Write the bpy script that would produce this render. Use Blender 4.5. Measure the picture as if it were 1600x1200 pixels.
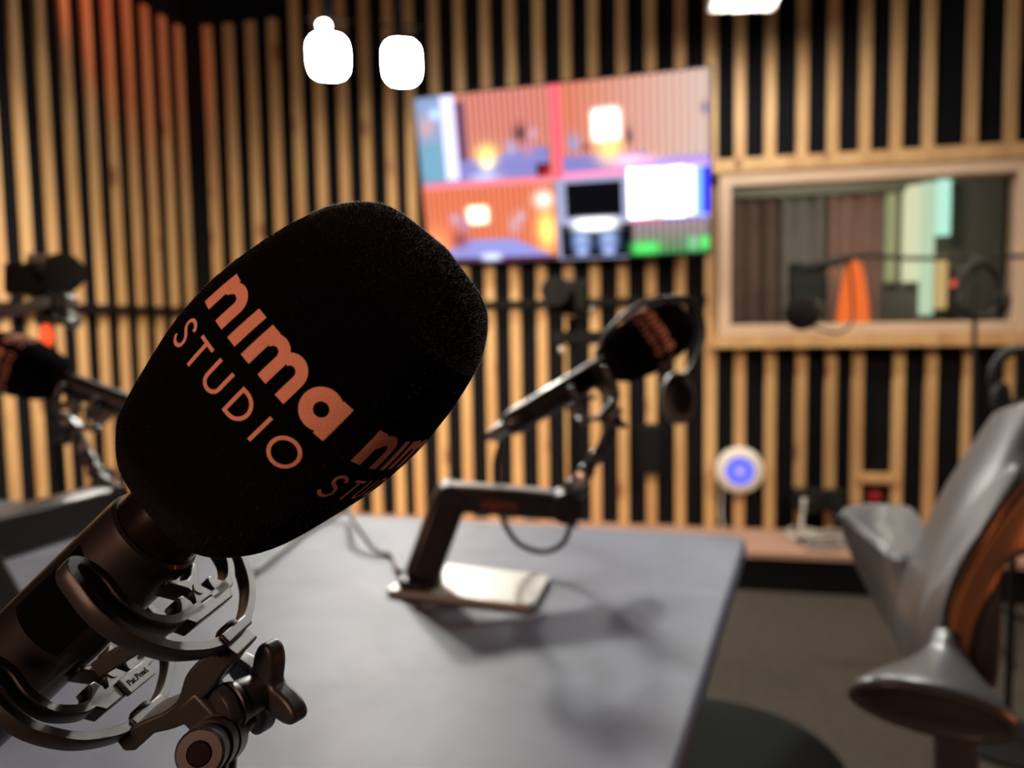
import bpy, bmesh, math, random
import numpy as np
from mathutils import Vector, Matrix

random.seed(7)
for o in list(bpy.data.objects):
    bpy.data.objects.remove(o)
SC = bpy.context.scene
COL = SC.collection

# ------------------------------------------------------------------ camera
F = 1200.0
H = 1.09                                    # camera height
g = np.array([.0163, .9970, .0757]); g /= np.linalg.norm(g)      # world down in camera axes
YC = np.array([0, 0, 1.]) - g[2]*g; YC /= np.linalg.norm(YC)
ZC = -g
XC = np.cross(YC, ZC)
def W(v):
    v = np.array(v, float)
    return np.array([v@XC, v@YC, v@ZC])
CAMP = np.array([0, 0, H])
cd = bpy.data.cameras.new('camera'); cam = bpy.data.objects.new('camera', cd); COL.objects.link(cam)
r_, d_, f_ = W((1, 0, 0)), W((0, 1, 0)), W((0, 0, 1))
cam.matrix_world = Matrix(((r_[0], -d_[0], -f_[0], 0), (r_[1], -d_[1], -f_[1], 0), (r_[2], -d_[2], -f_[2], H), (0, 0, 0, 1)))
cd.sensor_width = 36; cd.lens = 36*F/1600
cd.clip_start = .01
cd.dof.use_dof = True; cd.dof.focus_distance = .262; cd.dof.aperture_fstop = 7.0
SC.camera = cam

# ------------------------------------------------------------------ world, exposure
w = bpy.data.worlds.new('world'); SC.world = w; w.use_nodes = True
w.node_tree.nodes['Background'].inputs[0].default_value = (.02, .02, .022, 1)
w.node_tree.nodes['Background'].inputs[1].default_value = .5
SC.view_settings.view_transform = 'Standard'; SC.view_settings.look = 'None'
SC.view_settings.exposure = 0.0; SC.view_settings.gamma = 1; SC.view_settings.use_curve_mapping = False
SC.cycles.use_denoising = True
SC.cycles.max_bounces = 8

# ------------------------------------------------------------------ picture ray helpers (points at their real distance)
def ray(px, py): return W(((px-800)/F, (py-600)/F, 1.))
def pt(px, py, d): return CAMP + ray(px, py)*d
def onz(px, py, z):
    r = ray(px, py); return CAMP + r*((z-H)/r[2])

# the room: back wall turned 12 degrees, left wall square to it
A12 = math.radians(12.1)
e = np.array([math.cos(A12), -math.sin(A12), 0]); nb = np.array([-e[1], e[0], 0]); up = np.array([0, 0, 1.])
F0 = onz(1250, 928, 0)
LEDGE = .162
W0 = onz(1250, 832, LEDGE)
def WP(l, z, o=0): return W0*np.array([1, 1, 0]) + e*l - nb*o + up*z        # o = out of the wall into the room
def onwall(px, py, o=0):
    r = ray(px, py); k = ((W0@nb)-o)/(r@nb); P = CAMP + r*k
    return (P-W0)@e, P[2]
LC = -2.916                                 # corner
RC = 2.3; CEIL = 2.78; DEEP = 5.2

# ------------------------------------------------------------------ lights (lamps of the room, plus added wall fills)
def light(kind, name, loc, target, energy, color, size=.3, spot=None, blend=.6, spread=None):
    ld = bpy.data.lights.new(name, kind); ld.energy = energy; ld.color = color
    if kind == 'AREA': ld.size = size; ld.shape = 'DISK'
    if spread: ld.spread = math.radians(spread)
    if kind in ('POINT', 'SPOT'): ld.shadow_soft_size = size
    if kind == 'SPOT': ld.spot_size = math.radians(spot); ld.spot_blend = blend
    o = bpy.data.objects.new(name, ld); COL.objects.link(o); o.location = loc
    dv = Vector(target)-Vector(loc); o.rotation_euler = dv.to_track_quat('-Z', 'Y').to_euler()
    return o
light('AREA', 'wall_fill_left', (-1.5, 1.4, 1.8), (-2.75, 3.4, .6), 15, (1, .86, .62), .4, spread=92)  # unseen fill added to brighten the left wall battens
light('AREA', 'wall_fill_middle', (-.2, .9, 1.9), (-.6, 3.9, .3), 20, (1, .82, .57), .4, spread=68)  # added fill for the back wall, aimed low to keep batten tops dim
light('AREA', 'wall_fill_right', (1.9, 1.35, 2.2), (1.0, 3.4, .25), 9.5, (1, .83, .60), .4, spread=82)  # unseen fill added for the battens around the window
light('SPOT', 'red_led_spot', (-1.2, 2.9, 2.7), (-2.15, 4.0, 2.25), 17, (1, .16, .08), .05, 62)
light('AREA', 'ceiling_lamp_right', (1.6, 2.4, 2.65), (.8, 1.15, .75), 4, (1, .97, .9), .3, spread=45)
light('AREA', 'orange_floor_lamp', (1.7, 1.0, .45), (.75, .8, .6), 1.7, (1, .22, .05), .3)
light('AREA', 'warm_wall_lamp', (-.9, -1.3, 1.7), (0, .5, 1.0), 16, (1, .53, .35), .5)
# ------------------------------------------------------------------ materials
def lin(c): return tuple(((x/12.92) if x <= .04045 else ((x+.055)/1.055)**2.4) for x in c)
def mat(name, col, rough=.5, metal=0, spec=.5, noise=0, nscale=8, bump=0, bscale=60, sheen=0, coat=0, emit=None, es=1, trans=0, ior=1.45):
    m = bpy.data.materials.new(name); m.use_nodes = True; nt = m.node_tree; b = nt.nodes['Principled BSDF']
    b.inputs['Base Color'].default_value = (*col, 1); b.inputs['Roughness'].default_value = rough
    b.inputs['Metallic'].default_value = metal; b.inputs['Specular IOR Level'].default_value = spec
    b.inputs['Sheen Weight'].default_value = sheen; b.inputs['Coat Weight'].default_value = coat
    b.inputs['Transmission Weight'].default_value = trans; b.inputs['IOR'].default_value = ior
    if emit: b.inputs['Emission Color'].default_value = (*emit, 1); b.inputs['Emission Strength'].default_value = es
    tc = nt.nodes.new('ShaderNodeTexCoord')
    if noise:
        n = nt.nodes.new('ShaderNodeTexNoise'); n.inputs['Scale'].default_value = nscale; n.inputs['Detail'].default_value = 5
        nt.links.new(tc.outputs['Object'], n.inputs['Vector'])
        mx = nt.nodes.new('ShaderNodeMix'); mx.data_type = 'RGBA'
        mx.inputs[6].default_value = (*[c*(1-noise) for c in col], 1); mx.inputs[7].default_value = (*[min(1, c*(1+noise)) for c in col], 1)
        nt.links.new(n.outputs['Fac'], mx.inputs[0]); nt.links.new(mx.outputs[2], b.inputs['Base Color'])
    if bump:
        n = nt.nodes.new('ShaderNodeTexNoise'); n.inputs['Scale'].default_value = bscale; n.inputs['Detail'].default_value = 3
        nt.links.new(tc.outputs['Object'], n.inputs['Vector'])
        bp = nt.nodes.new('ShaderNodeBump'); bp.inputs['Strength'].default_value = bump; bp.inputs['Distance'].default_value = .002
        nt.links.new(n.outputs['Fac'], bp.inputs['Height']); nt.links.new(bp.outputs['Normal'], b.inputs['Normal'])
    return m
def wood_mat(name, c1, c2, knot):
    m = bpy.data.materials.new(name); m.use_nodes = True; nt = m.node_tree; b = nt.nodes['Principled BSDF']
    tc = nt.nodes.new('ShaderNodeTexCoord'); mp = nt.nodes.new('ShaderNodeMapping'); mp.inputs['Scale'].default_value = (9, 9, 1.3)
    nt.links.new(tc.outputs['Object'], mp.inputs[0])
    n = nt.nodes.new('ShaderNodeTexNoise'); n.inputs['Scale'].default_value = 1.6; n.inputs['Detail'].default_value = 4
    nt.links.new(mp.outputs[0], n.inputs['Vector'])
    cr = nt.nodes.new('ShaderNodeValToRGB'); cr.color_ramp.elements[0].position = .35; cr.color_ramp.elements[1].position = .62
    cr.color_ramp.elements[0].color = (*c2, 1); cr.color_ramp.elements[1].color = (*c1, 1)
    nt.links.new(n.outputs['Fac'], cr.inputs[0])
    mp2 = nt.nodes.new('ShaderNodeMapping'); mp2.inputs['Scale'].default_value = (8, 8, 3.2)
    nt.links.new(tc.outputs['Object'], mp2.inputs[0])
    v = nt.nodes.new('ShaderNodeTexVoronoi'); v.inputs['Scale'].default_value = 1.0
    nt.links.new(mp2.outputs[0], v.inputs['Vector'])
    c3 = nt.nodes.new('ShaderNodeValToRGB'); c3.color_ramp.elements[0].position = .10; c3.color_ramp.elements[1].position = .2
    nt.links.new(v.outputs['Distance'], c3.inputs[0])
    mx = nt.nodes.new('ShaderNodeMix'); mx.data_type = 'RGBA'; mx.inputs[6].default_value = (*knot, 1)
    nt.links.new(c3.outputs[0], mx.inputs[0]); nt.links.new(cr.outputs[0], mx.inputs[7]); nt.links.new(mx.outputs[2], b.inputs['Base Color'])
    b.inputs['Roughness'].default_value = .6
    return m
M = dict(
    wood=wood_mat('pine_wood', (.60, .37, .165), (.50, .275, .12), (.30, .12, .05)),
    frame=mat('pale_frame', (.62, .44, .32), .5, noise=.12),
    ledge=mat('ledge_board', (.42, .25, .19), .6, noise=.2, nscale=6),
    felt=mat('black_felt', (.006, .006, .008), .95, spec=.1),
    felt2=mat('charcoal_felt', (.012, .012, .014), .95, spec=.1),
    floor=mat('carpet', (.06, .050, .042), .95, spec=.15, noise=.35, nscale=30, bump=.4, bscale=300),
    ceil=mat('ceiling_black', (.008, .008, .009), .9),
    table=None,
    foam=mat('black_flock', (.0022, .0022, .0026), 1.0, spec=.0, bump=.6, bscale=2500, sheen=.03),
    fibre=mat('flock_fibre', (.16, .155, .15), .6, spec=.3),
    ink=mat('salmon_ink', (.95, .41, .28), .9, spec=.1, bump=.25, bscale=1500, noise=.08, nscale=300),
    body=mat('black_lacquer', (.020, .014, .012), .25, metal=.6, spec=.5),
    sleeve=mat('black_sleeve', (.024, .021, .020), .48, spec=.9, metal=.5, coat=.3),
    nylon=mat('dark_nylon', (.034, .034, .034), .38, spec=1.0, bump=.12, bscale=3500, noise=.10, nscale=900),
    chrome=mat('satin_steel', (.5, .48, .45), .3, metal=1),
    plate=mat('plate_steel', (.50, .49, .45), .42, metal=.35, spec=.6),
    arm=mat('arm_black', (.022, .017, .016), .38, metal=.2, spec=.6),
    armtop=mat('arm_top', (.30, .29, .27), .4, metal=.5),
    cable=mat('grey_cable', (.25, .25, .24), .5),
    dcable=mat('dark_cable', (.02, .02, .02), .45),
    wcable=mat('white_cable', (.6, .58, .55), .5),
    gear=mat('black_gear', (.009, .009, .010), .5, spec=.3),
    gear2=mat('matt_black_gear', (.004, .004, .005), .7, spec=.15),
    cup=mat('grey_cup', (.12, .105, .09), .5),
    chair=mat('grey_shell', (.078, .078, .082), .34, spec=.5, bump=.05, bscale=900),
    chair2=mat('grey_pad', (.105, .106, .103), .6, bump=.05, bscale=900),
    stool=mat('black_seat', (.005, .006, .005), .9, spec=.12, bump=.2, bscale=300),
    white=mat('white_plastic', (.75, .70, .66), .4),
    red=mat('red_plastic', (.25, .01, .012), .4),
    wpaint=mat('control_wall', (.16, .14, .12), .8),
)
def table_mat():
    m = bpy.data.materials.new('table_top'); m.use_nodes = True; nt = m.node_tree; b = nt.nodes['Principled BSDF']
    tc = nt.nodes.new('ShaderNodeTexCoord')
    n = nt.nodes.new('ShaderNodeTexNoise'); n.inputs['Scale'].default_value = 7; n.inputs['Detail'].default_value = 6; n.inputs['Distortion'].default_value = .6
    nt.links.new(tc.outputs['Object'], n.inputs['Vector'])
    cr = nt.nodes.new('ShaderNodeValToRGB'); cr.color_ramp.elements[0].position = .3; cr.color_ramp.elements[1].position = .72
    cr.color_ramp.elements[0].color = (.074, .084, .128, 1); cr.color_ramp.elements[1].color = (.150, .165, .222, 1)
    nt.links.new(n.outputs['Fac'], cr.inputs[0]); nt.links.new(cr.outputs[0], b.inputs['Base Color'])
    b.inputs['Roughness'].default_value = .55
    bp = nt.nodes.new('ShaderNodeBump'); bp.inputs['Strength'].default_value = .25; bp.inputs['Distance'].default_value = .01
    nt.links.new(n.outputs['Fac'], bp.inputs['Height']); nt.links.new(bp.outputs['Normal'], b.inputs['Normal'])
    return m
M['table'] = table_mat()
def emis(name, col, s):
    m = bpy.data.materials.new(name); m.use_nodes = True; nt = m.node_tree; nt.nodes.remove(nt.nodes['Principled BSDF'])
    n = nt.nodes.new('ShaderNodeEmission'); n.inputs[0].default_value = (*col, 1); n.inputs[1].default_value = s
    nt.links.new(n.outputs[0], nt.nodes['Material Output'].inputs[0]); return m

# ------------------------------------------------------------------ mesh helpers
def nrm(v):
    v = np.array(v, float); return v/(np.linalg.norm(v)+1e-12)
def perp(d):
    u = np.cross(d, [0, 0, 1.]);
    if np.linalg.norm(u) < .05: u = np.cross(d, [1., 0, 0])
    return nrm(u)
def smoothpath(P, n=8):
    P = [np.array(p, float) for p in P]
    out = []
    for i in range(len(P)-1):
        p0, p1, p2, p3 = P[max(i-1, 0)], P[i], P[i+1], P[min(i+2, len(P)-1)]
        for k in range(n):
            t = k/n
            out.append(.5*((2*p1)+(-p0+p2)*t+(2*p0-5*p1+4*p2-p3)*t*t+(-p0+3*p1-3*p2+p3)*t**3))
    out.append(P[-1]); return out
class MB:
    def __init__(s): s.v = []; s.f = []
    def add(s, vs, fs):
        b = len(s.v); s.v += [tuple(map(float, v)) for v in vs]; s.f += [tuple(i+b for i in q) for q in fs]; return s
    def box(s, c, ax, hs):
        c = np.array(c, float); X, Y, Z = [nrm(a)*h for a, h in zip(ax, hs)]
        if np.cross(X, Y)@Z < 0: Z = -Z
        vs = [c+X*i+Y*j+Z*k for i in (-1, 1) for j in (-1, 1) for k in (-1, 1)]
        return s.add(vs, [(0, 1, 3, 2), (4, 6, 7, 5), (0, 4, 5, 1), (2, 3, 7, 6), (0, 2, 6, 4), (1, 5, 7, 3)])
    def bar(s, p, q, wdt, hgt, upv=(0, 0, 1)):
        p = np.array(p, float); q = np.array(q, float); d = nrm(q-p); u = nrm(np.cross(d, upv)); v = np.cross(u, d)
        return s.box((p+q)/2, (d, u, v), (np.linalg.norm(q-p)/2, wdt/2, hgt/2))
    def tube(s, path, r, seg=12, caps=True, closed=False):
        path = [np.array(p, float) for p in path]; n = len(path)
        rs = list(r) if hasattr(r, '__len__') else [r]*n
        u = None; vs = []
        for i, p in enumerate(path):
            d = nrm(path[(i+1) % n if closed else min(i+1, n-1)]-path[(i-1) % n if closed else max(i-1, 0)])
            u = perp(d) if u is None else nrm(u-d*(u@d)); v = np.cross(d, u)
            for k in range(seg):
                a = 2*math.pi*k/seg; vs.append(p+(u*math.cos(a)+v*math.sin(a))*rs[i])
        fs = [(i*seg+k, i*seg+(k+1) % seg, ((i+1) % n)*seg+(k+1) % seg, ((i+1) % n)*seg+k) for i in range(n if closed else n-1) for k in range(seg)]
        if caps and not closed: fs += [tuple(range(seg))[::-1], tuple((n-1)*seg+k for k in range(seg))]
        return s.add(vs, fs)
    def cyl(s, p, q, r, seg=32, rq=None):
        return s.tube([p, q], [r, r if rq is None else rq], seg)
    def lathe(s, o, d, prof, seg=40):                   # prof: (along, radius)
        d = nrm(d); o = np.array(o, float); u = perp(d); v = np.cross(d, u); vs = []
        for h, r in prof:
            for k in range(seg):
                a = 2*math.pi*k/seg; vs.append(o+d*h+(u*math.cos(a)+v*math.sin(a))*max(r, 1e-5))
        n = len(prof); fs = [(i*seg+k, i*seg+(k+1) % seg, (i+1)*seg+(k+1) % seg, (i+1)*seg+k) for i in range(n-1) for k in range(seg)]
        fs += [tuple(range(seg))[::-1], tuple((n-1)*seg+k for k in range(seg))]
        return s.add(vs, fs)
    def ball(s, c, r, sc=(1, 1, 1)):
        vs = []; fs = []; n, m = 16, 10
        for i in range(m+1):
            for k in range(n):
                a = math.pi*i/m; b = 2*math.pi*k/n
                vs.append((c[0]+r*sc[0]*math.sin(a)*math.cos(b), c[1]+r*sc[1]*math.sin(a)*math.sin(b), c[2]-r*sc[2]*math.cos(a)))
        for i in range(m):
            for k in range(n): fs.append((i*n+k, i*n+(k+1) % n, (i+1)*n+(k+1) % n, (i+1)*n+k))
        return s.add(vs, fs)
    def strip(s, path, side, th, wd, closed=False):     # rectangular sweep; side = fixed width direction
        path = [np.array(p, float) for p in path]; n = len(path); vs = []; side = nrm(side)
        for i, p in enumerate(path):
            d = nrm(path[(i+1) % n if closed else min(i+1, n-1)]-path[(i-1) % n if closed else max(i-1, 0)])
            o = nrm(np.cross(d, side)); wdi = wd[i] if hasattr(wd, '__len__') else wd
            c = .22
            for x, y in ((-1+c, -1), (1-c, -1), (1, -1+c), (1, 1-c), (1-c, 1), (-1+c, 1), (-1, 1-c), (-1, -1+c)): vs.append(p+o*x*th/2+side*y*wdi/2)
        fs = [(i*8+k, i*8+(k+1) % 8, ((i+1) % n)*8+(k+1) % 8, ((i+1) % n)*8+k) for i in range(n if closed else n-1) for k in range(8)]
        if not closed: fs += [tuple(range(8))[::-1], tuple((n-1)*8+k for k in range(8))]
        return s.add(vs, fs)
    def prism(s, pts, d):                               # planar outline (3d points) extruded by vector d
        n = len(pts); pts = [np.array(p, float) for p in pts]; d = np.array(d, float)
        return s.add(pts+[p+d for p in pts], [tuple(range(n))[::-1], tuple(range(n, 2*n))]+[(i, (i+1) % n, (i+1) % n+n, i+n) for i in range(n)])
    def loft(s, rows, sub=5):
        R = [smoothpath(r, sub) for r in rows]; m = len(R[0])
        cols = [smoothpath([r[j] for r in R], sub) for j in range(m)]; n = len(cols[0])
        s.grid = cols
        return s.add([cols[j][i] for i in range(n) for j in range(m)], [(i*m+j, i*m+j+1, (i+1)*m+j+1, (i+1)*m+j) for i in range(n-1) for j in range(m-1)])
    def build(s, name, m, parent=None, bevel=0, bseg=3, smooth=True, solid=0, local=False, subsurf=0, angle=35):
        me = bpy.data.meshes.new(name); vs = s.v
        if parent is not None and not local:
            inv = parent.matrix_world.inverted(); vs = [tuple(inv @ Vector(v)) for v in vs]
        me.from_pydata(vs, [], s.f); me.update()
        bm = bmesh.new(); bm.from_mesh(me); bmesh.ops.recalc_face_normals(bm, faces=bm.faces); bm.to_mesh(me); bm.free()
        if m: me.materials.append(m)
        o = bpy.data.objects.new(name, me); COL.objects.link(o)
        if parent is not None: o.parent = parent
        if solid:
            q = o.modifiers.new('solid', 'SOLIDIFY'); q.thickness = solid; q.offset = 0
        if bevel:
            q = o.modifiers.new('bevel', 'BEVEL'); q.width = bevel; q.segments = bseg; q.limit_method = 'ANGLE'; q.angle_limit = math.radians(40)
        if subsurf:
            q = o.modifiers.new('sub', 'SUBSURF'); q.levels = subsurf; q.render_levels = subsurf
        if smooth:
            for p in me.polygons: p.use_smooth = True
            me.set_sharp_from_angle(angle=math.radians(angle))
        return o
def tag(o, label, cat, group=None):
    o['label'] = label; o['category'] = cat
    if group: o['group'] = group
    return o
def thing(name, loc, label, cat, group=None, rot=None):
    o = bpy.data.objects.new(name, None); COL.objects.link(o)
    o.matrix_world = Matrix.Translation(Vector(loc)) @ (rot.to_4x4() if rot else Matrix.Identity(4))
    o.empty_display_size = .05
    return tag(o, label, cat, group)
def struct(o): o['kind'] = 'structure'; return o
def copy_tree(o, parent=None, kids=None):
    c = o.copy(); COL.objects.link(c)
    if parent is not None: c.parent = parent
    for ch in [x for x in bpy.data.objects if x.parent == o]: copy_tree(ch, c)
    return c

# ================================================================== ROOM
def wallbox(l0, l1, z0, z1, o0, o1):
    m = MB(); c = WP((l0+l1)/2, (z0+z1)/2, (o0+o1)/2); m.box(c, (e, nb, up), ((l1-l0)/2, abs(o1-o0)/2, (z1-z0)/2)); return m
BK = -.045                                  # felt backing sits behind the battens
def wp_poly(pts, m=None): pass
# window opening in wall coordinates
WL0, WL1, WZ0, WZ1 = -.322, .83, 1.055, 1.70
m = MB()
for a_, b_, c_, d__ in ((LC-.12, WL0, 0, CEIL), (WL1, RC+.12, 0, CEIL), (WL0, WL1, 0, WZ0), (WL0, WL1, WZ1, CEIL)):
    m.box(WP((a_+b_)/2, (c_+d__)/2, BK-.06), (e, nb, up), ((b_-a_)/2, .06, (d__-c_)/2))
struct(m.build('wall_back', M['felt'], smooth=False))
struct(MB().box(WP(LC+BK-.06, CEIL/2, DEEP/2-.2), (e, nb, up), (.06, DEEP/2+.2, CEIL/2)).build('wall_left', M['felt'], smooth=False))
struct(MB().box(WP(RC+.06, CEIL/2, DEEP/2-.2), (e, nb, up), (.06, DEEP/2+.2, CEIL/2)).build('wall_right', M['felt2'], smooth=False))
struct(MB().box(WP((LC+RC)/2, CEIL/2, DEEP+.06), (e, nb, up), ((RC-LC)/2+.2, .06, CEIL/2)).build('wall_rear', M['felt2'], smooth=False))
struct(MB().box(WP((LC+RC)/2, -.05, DEEP/2-1.6), (e, nb, up), ((RC-LC)/2+.3, DEEP/2+1.8, .05)).build('floor', M['floor'], smooth=False))
struct(MB().box(WP((LC+RC)/2, CEIL+.05, DEEP/2-1.6), (e, nb, up), ((RC-LC)/2+.3, DEEP/2+1.8, .05)).build('ceiling', M['ceil'], smooth=False))
# low platform along the back wall: pinkish board on a black riser
struct(wallbox(LC, RC, 0, LEDGE-.022, BK, .325).build('trim_1', M['felt'], smooth=False))
struct(wallbox(LC, RC, LEDGE-.022, LEDGE, BK, .335).build('trim_2', M['ledge'], smooth=False))

SWD, SDP = .047, .022
def slat(mb, l, z0, z1, wd=SWD, lean=0):
    mb.box(WP(l, (z0+z1)/2, BK+.001+SDP/2), (e, nb, up), (wd/2, SDP/2, (z1-z0)/2))
upper = [317, 350, 385, 420, 455, 490, 527, 564, 602, 634, 674, 714, 755, 796, 839, 883, 925, 970, 1016, 1063]
ml = [onwall(x, 34)[0] for x in upper]
mb = MB()
for i, l in enumerate(ml):
    top = 2.60 if i < 4 else CEIL
    if i == 17: slat(mb, l, LEDGE, CEIL)
    else: slat(mb, l, LEDGE, top)
slat(mb, onwall(1112, 100)[0], LEDGE, CEIL, .052)
struct(mb.build('trim_3', M['wood'], bevel=.003, bseg=1, smooth=False))
# above and below the window
mb = MB()
for x in (1158, 1206, 1257, 1306, 1357, 1407, 1458, 1527, 1589, 1655, 1710): slat(mb, onwall(x, 34)[0], 1.775, CEIL)
struct(mb.build('trim_4', M['wood'], bevel=.003, bseg=1, smooth=False))
mb = MB()
for x in (1156, 1204): slat(mb, onwall(x, 693)[0], LEDGE, .985)
for x in (1252, 1299):
    l = onwall(x, 693)[0]; slat(mb, l, onwall(x, 768)[1], .985); slat(mb, l, LEDGE, onwall(x, 800)[1], .04)
for x in (1341, 1405, 1456, 1515, 1580, 1640): slat(mb, onwall(x, 693)[0], LEDGE, .985)
l0, z0 = onwall(1341, 748); l1, _ = onwall(1405, 748)
mb.box(WP((l0+l1)/2, z0, BK+.02), (e, nb, up), ((l1-l0)/2, .018, .022))
struct(mb.build('trim_5', M['wood'], bevel=.003, bseg=1, smooth=False))
# left wall battens
C0 = WP(LC, 0)
mb = MB()
for i in range(17):
    o = .004+i*.1248
    top = 2.60 if i < 3 else CEIL
    mb.box(WP(LC+BK+.001+SDP/2, (LEDGE+top)/2, o), (e, nb, up), (SDP/2, .0205, (top-LEDGE)/2))
struct(mb.build('trim_6', M['wood'], bevel=.003, bseg=1, smooth=False))
# black rail along both walls just above eye height
mb = MB(); mb.box(WP((LC-.40)/2, 1.19, .010), (e, nb, up), ((-.40-LC)/2, .012, .017)); mb.box(WP(LC+.010, 1.19, 1.2), (e, nb, up), (.012, 1.2, .017))
struct(mb.build('trim_7', M['gear2'], smooth=False))

# window: timber rails, pale inner frame, glass
mb = MB()
mb.box(WP((WL0+1.4)/2-.03, 1.755, .0), (e, nb, up), ((1.4-WL0)/2+.03, .045, .030))
mb.box(WP((WL0+1.4)/2-.03, 1.003, .0), (e, nb, up), ((1.4-WL0)/2+.03, .045, .026))
struct(mb.build('trim_8', M['wood'], bevel=.003, bseg=1, smooth=False))
mb = MB()
for a_, b_, c_, d__ in ((WL0-.03, WL0+.022, 1.03, 1.725), (WL1-.02, WL1+.04, 1.03, 1.725), (WL0+.022, WL1-.02, 1.03, 1.078), (WL0+.022, WL1-.02, 1.672, 1.725)):
    mb.box(WP((a_+b_)/2, (c_+d__)/2, -.02), (e, nb, up), ((b_-a_)/2, .05, (d__-c_)/2))
wf = struct(mb.build('window_1', M['frame'], bevel=.003, bseg=1, smooth=False))
gm = mat('window_glass', (.9, .95, .93), .0, spec=.5, trans=1, ior=1.45)
nt = gm.node_tree; pb = nt.nodes['Principled BSDF']; tb = nt.nodes.new('ShaderNodeBsdfTransparent'); tb.inputs[0].default_value = (.82, .86, .84, 1)
gl = nt.nodes.new('ShaderNodeBsdfGlossy'); gl.inputs['Roughness'].default_value = .02
mxs = nt.nodes.new('ShaderNodeMixShader'); mxs.inputs[0].default_value = .13
nt.links.new(tb.outputs[0], mxs.inputs[1]); nt.links.new(gl.outputs[0], mxs.inputs[2]); nt.links.new(mxs.outputs[0], nt.nodes['Material Output'].inputs[0])
gp = MB().box(WP((WL0+WL1)/2, 1.375, -.02), (e, nb, up), ((WL1-WL0)/2-.01, .003, .31)).build('glass_pane', gm, wf, smooth=False)

# ---------------- control room behind the glass
CD = -1.7
mb = MB()
mb.box(WP(.4, CEIL/2, CD-.03), (e, nb, up), (2.6, .03, CEIL/2))
struct(mb.build('wall_control_room', M['wpaint'], smooth=False))
mb = MB(); mb.box(WP(-1.6, CEIL/2, CD/2-.1), (e, nb, up), (.03, -CD/2-.12, CEIL/2)); mb.box(WP(2.4, CEIL/2, CD/2-.1), (e, nb, up), (.03, -CD/2-.12, CEIL/2))
struct(mb.build('wall_control_side', M['wpaint'], smooth=False))
cm1 = mat('brown_curtain', (.17, .10, .085), .8, noise=.35, nscale=9)
cm2 = mat('grey_curtain', (.22, .19, .175), .8, noise=.25, nscale=7)
def curtain(x0, x1, o, mt, label):
    l0 = onwall(x0, 400, o)[0]; l1 = onwall(x1, 400, o)[0]; mb = MB(); n = int((l1-l0)/.012); rows = []
    vs = []
    for i in range(n+1):
        l = l0+(l1-l0)*i/n; q = .03*math.sin(i*.75)+.012*math.sin(i*.31+1)
        for z in (.05, 1.0, 2.05): vs.append(WP(l, z, o+q))
    mb.add(vs, [(i*3+j, i*3+3+j, i*3+4+j, i*3+1+j) for i in range(n) for j in range(2)])
    return tag(mb.build('curtain', mt, solid=.004, angle=180), label, 'curtain')
curtain(1140, 1215, CD+.09, cm1, 'dark brown pleated curtain at the left end behind the window glass')
curtain(1218, 1290, CD+.09, cm2, 'grey brown pleated curtain left of the orange lamp behind glass')
curtain(1292, 1375, CD+.09, mat('pink_curtain', (.34, .19, .16), .8, noise=.15), 'pinkish curtain lit directly behind the orange cone lamp')
# lit doorway strips
def lit(name, label, x0, x1, y0, y1, o, col, s, cat='light'):
    l0, z1 = onwall(x0, y0, o); l1, _ = onwall(x1, y0, o); _, z0 = onwall((x0+x1)/2, y1, o)
    mb = MB(); mb.box(WP((l0+l1)/2, (z0+z1)/2, o), (e, nb, up), ((l1-l0)/2, .012, (z1-z0)/2))
    return tag(mb.build(name, emis(name+'_light', col, s), bevel=.004, smooth=False), label, cat)
lit('light_panel', 'narrow dim yellow light strip, leftmost bright strip behind the window', 1385, 1402, 303, 440, CD+.10, (.55, .50, .26), 1.1)
lit('light_panel', 'wide pale yellow lit panel in the middle of the control room', 1412, 1448, 290, 440, CD+.10, (1, .93, .62), 1.35)
lit('light_panel', 'pale green lit panel low on the right of the yellow panel', 1440, 1462, 285, 492, CD+.14, (.85, 1, .72), 1.15)
lit('light_panel', 'brightest mint green light tube high behind the window', 1464, 1486, 278, 368, CD+.20, (.62, 1.0, .84), 1.6)
lit('light_panel', 'small orange lit strip beneath the mint green tube', 1462, 1480, 400, 482, CD+.18, (1.0, .62, .26), 1.1)
lit('light_panel', 'thin grey green upright strip beside the right window jamb', 1584, 1590, 285, 500, CD+.2, (.40, .38, .30), .7)
# top rail of the curtain
l0, z0 = onwall(1143, 302, CD+.16); l1, _ = onwall(1416, 300, CD+.16)
tag(MB().box(WP((l0+l1)/2, z0, CD+.16), (e, nb, up), ((l1-l0)/2, .02, .035)).build('curtain_rail', mat('rail_olive', (.20, .19, .14), .6), bevel=.004), 'olive grey rail above the curtains behind the window', 'rail')
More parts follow.
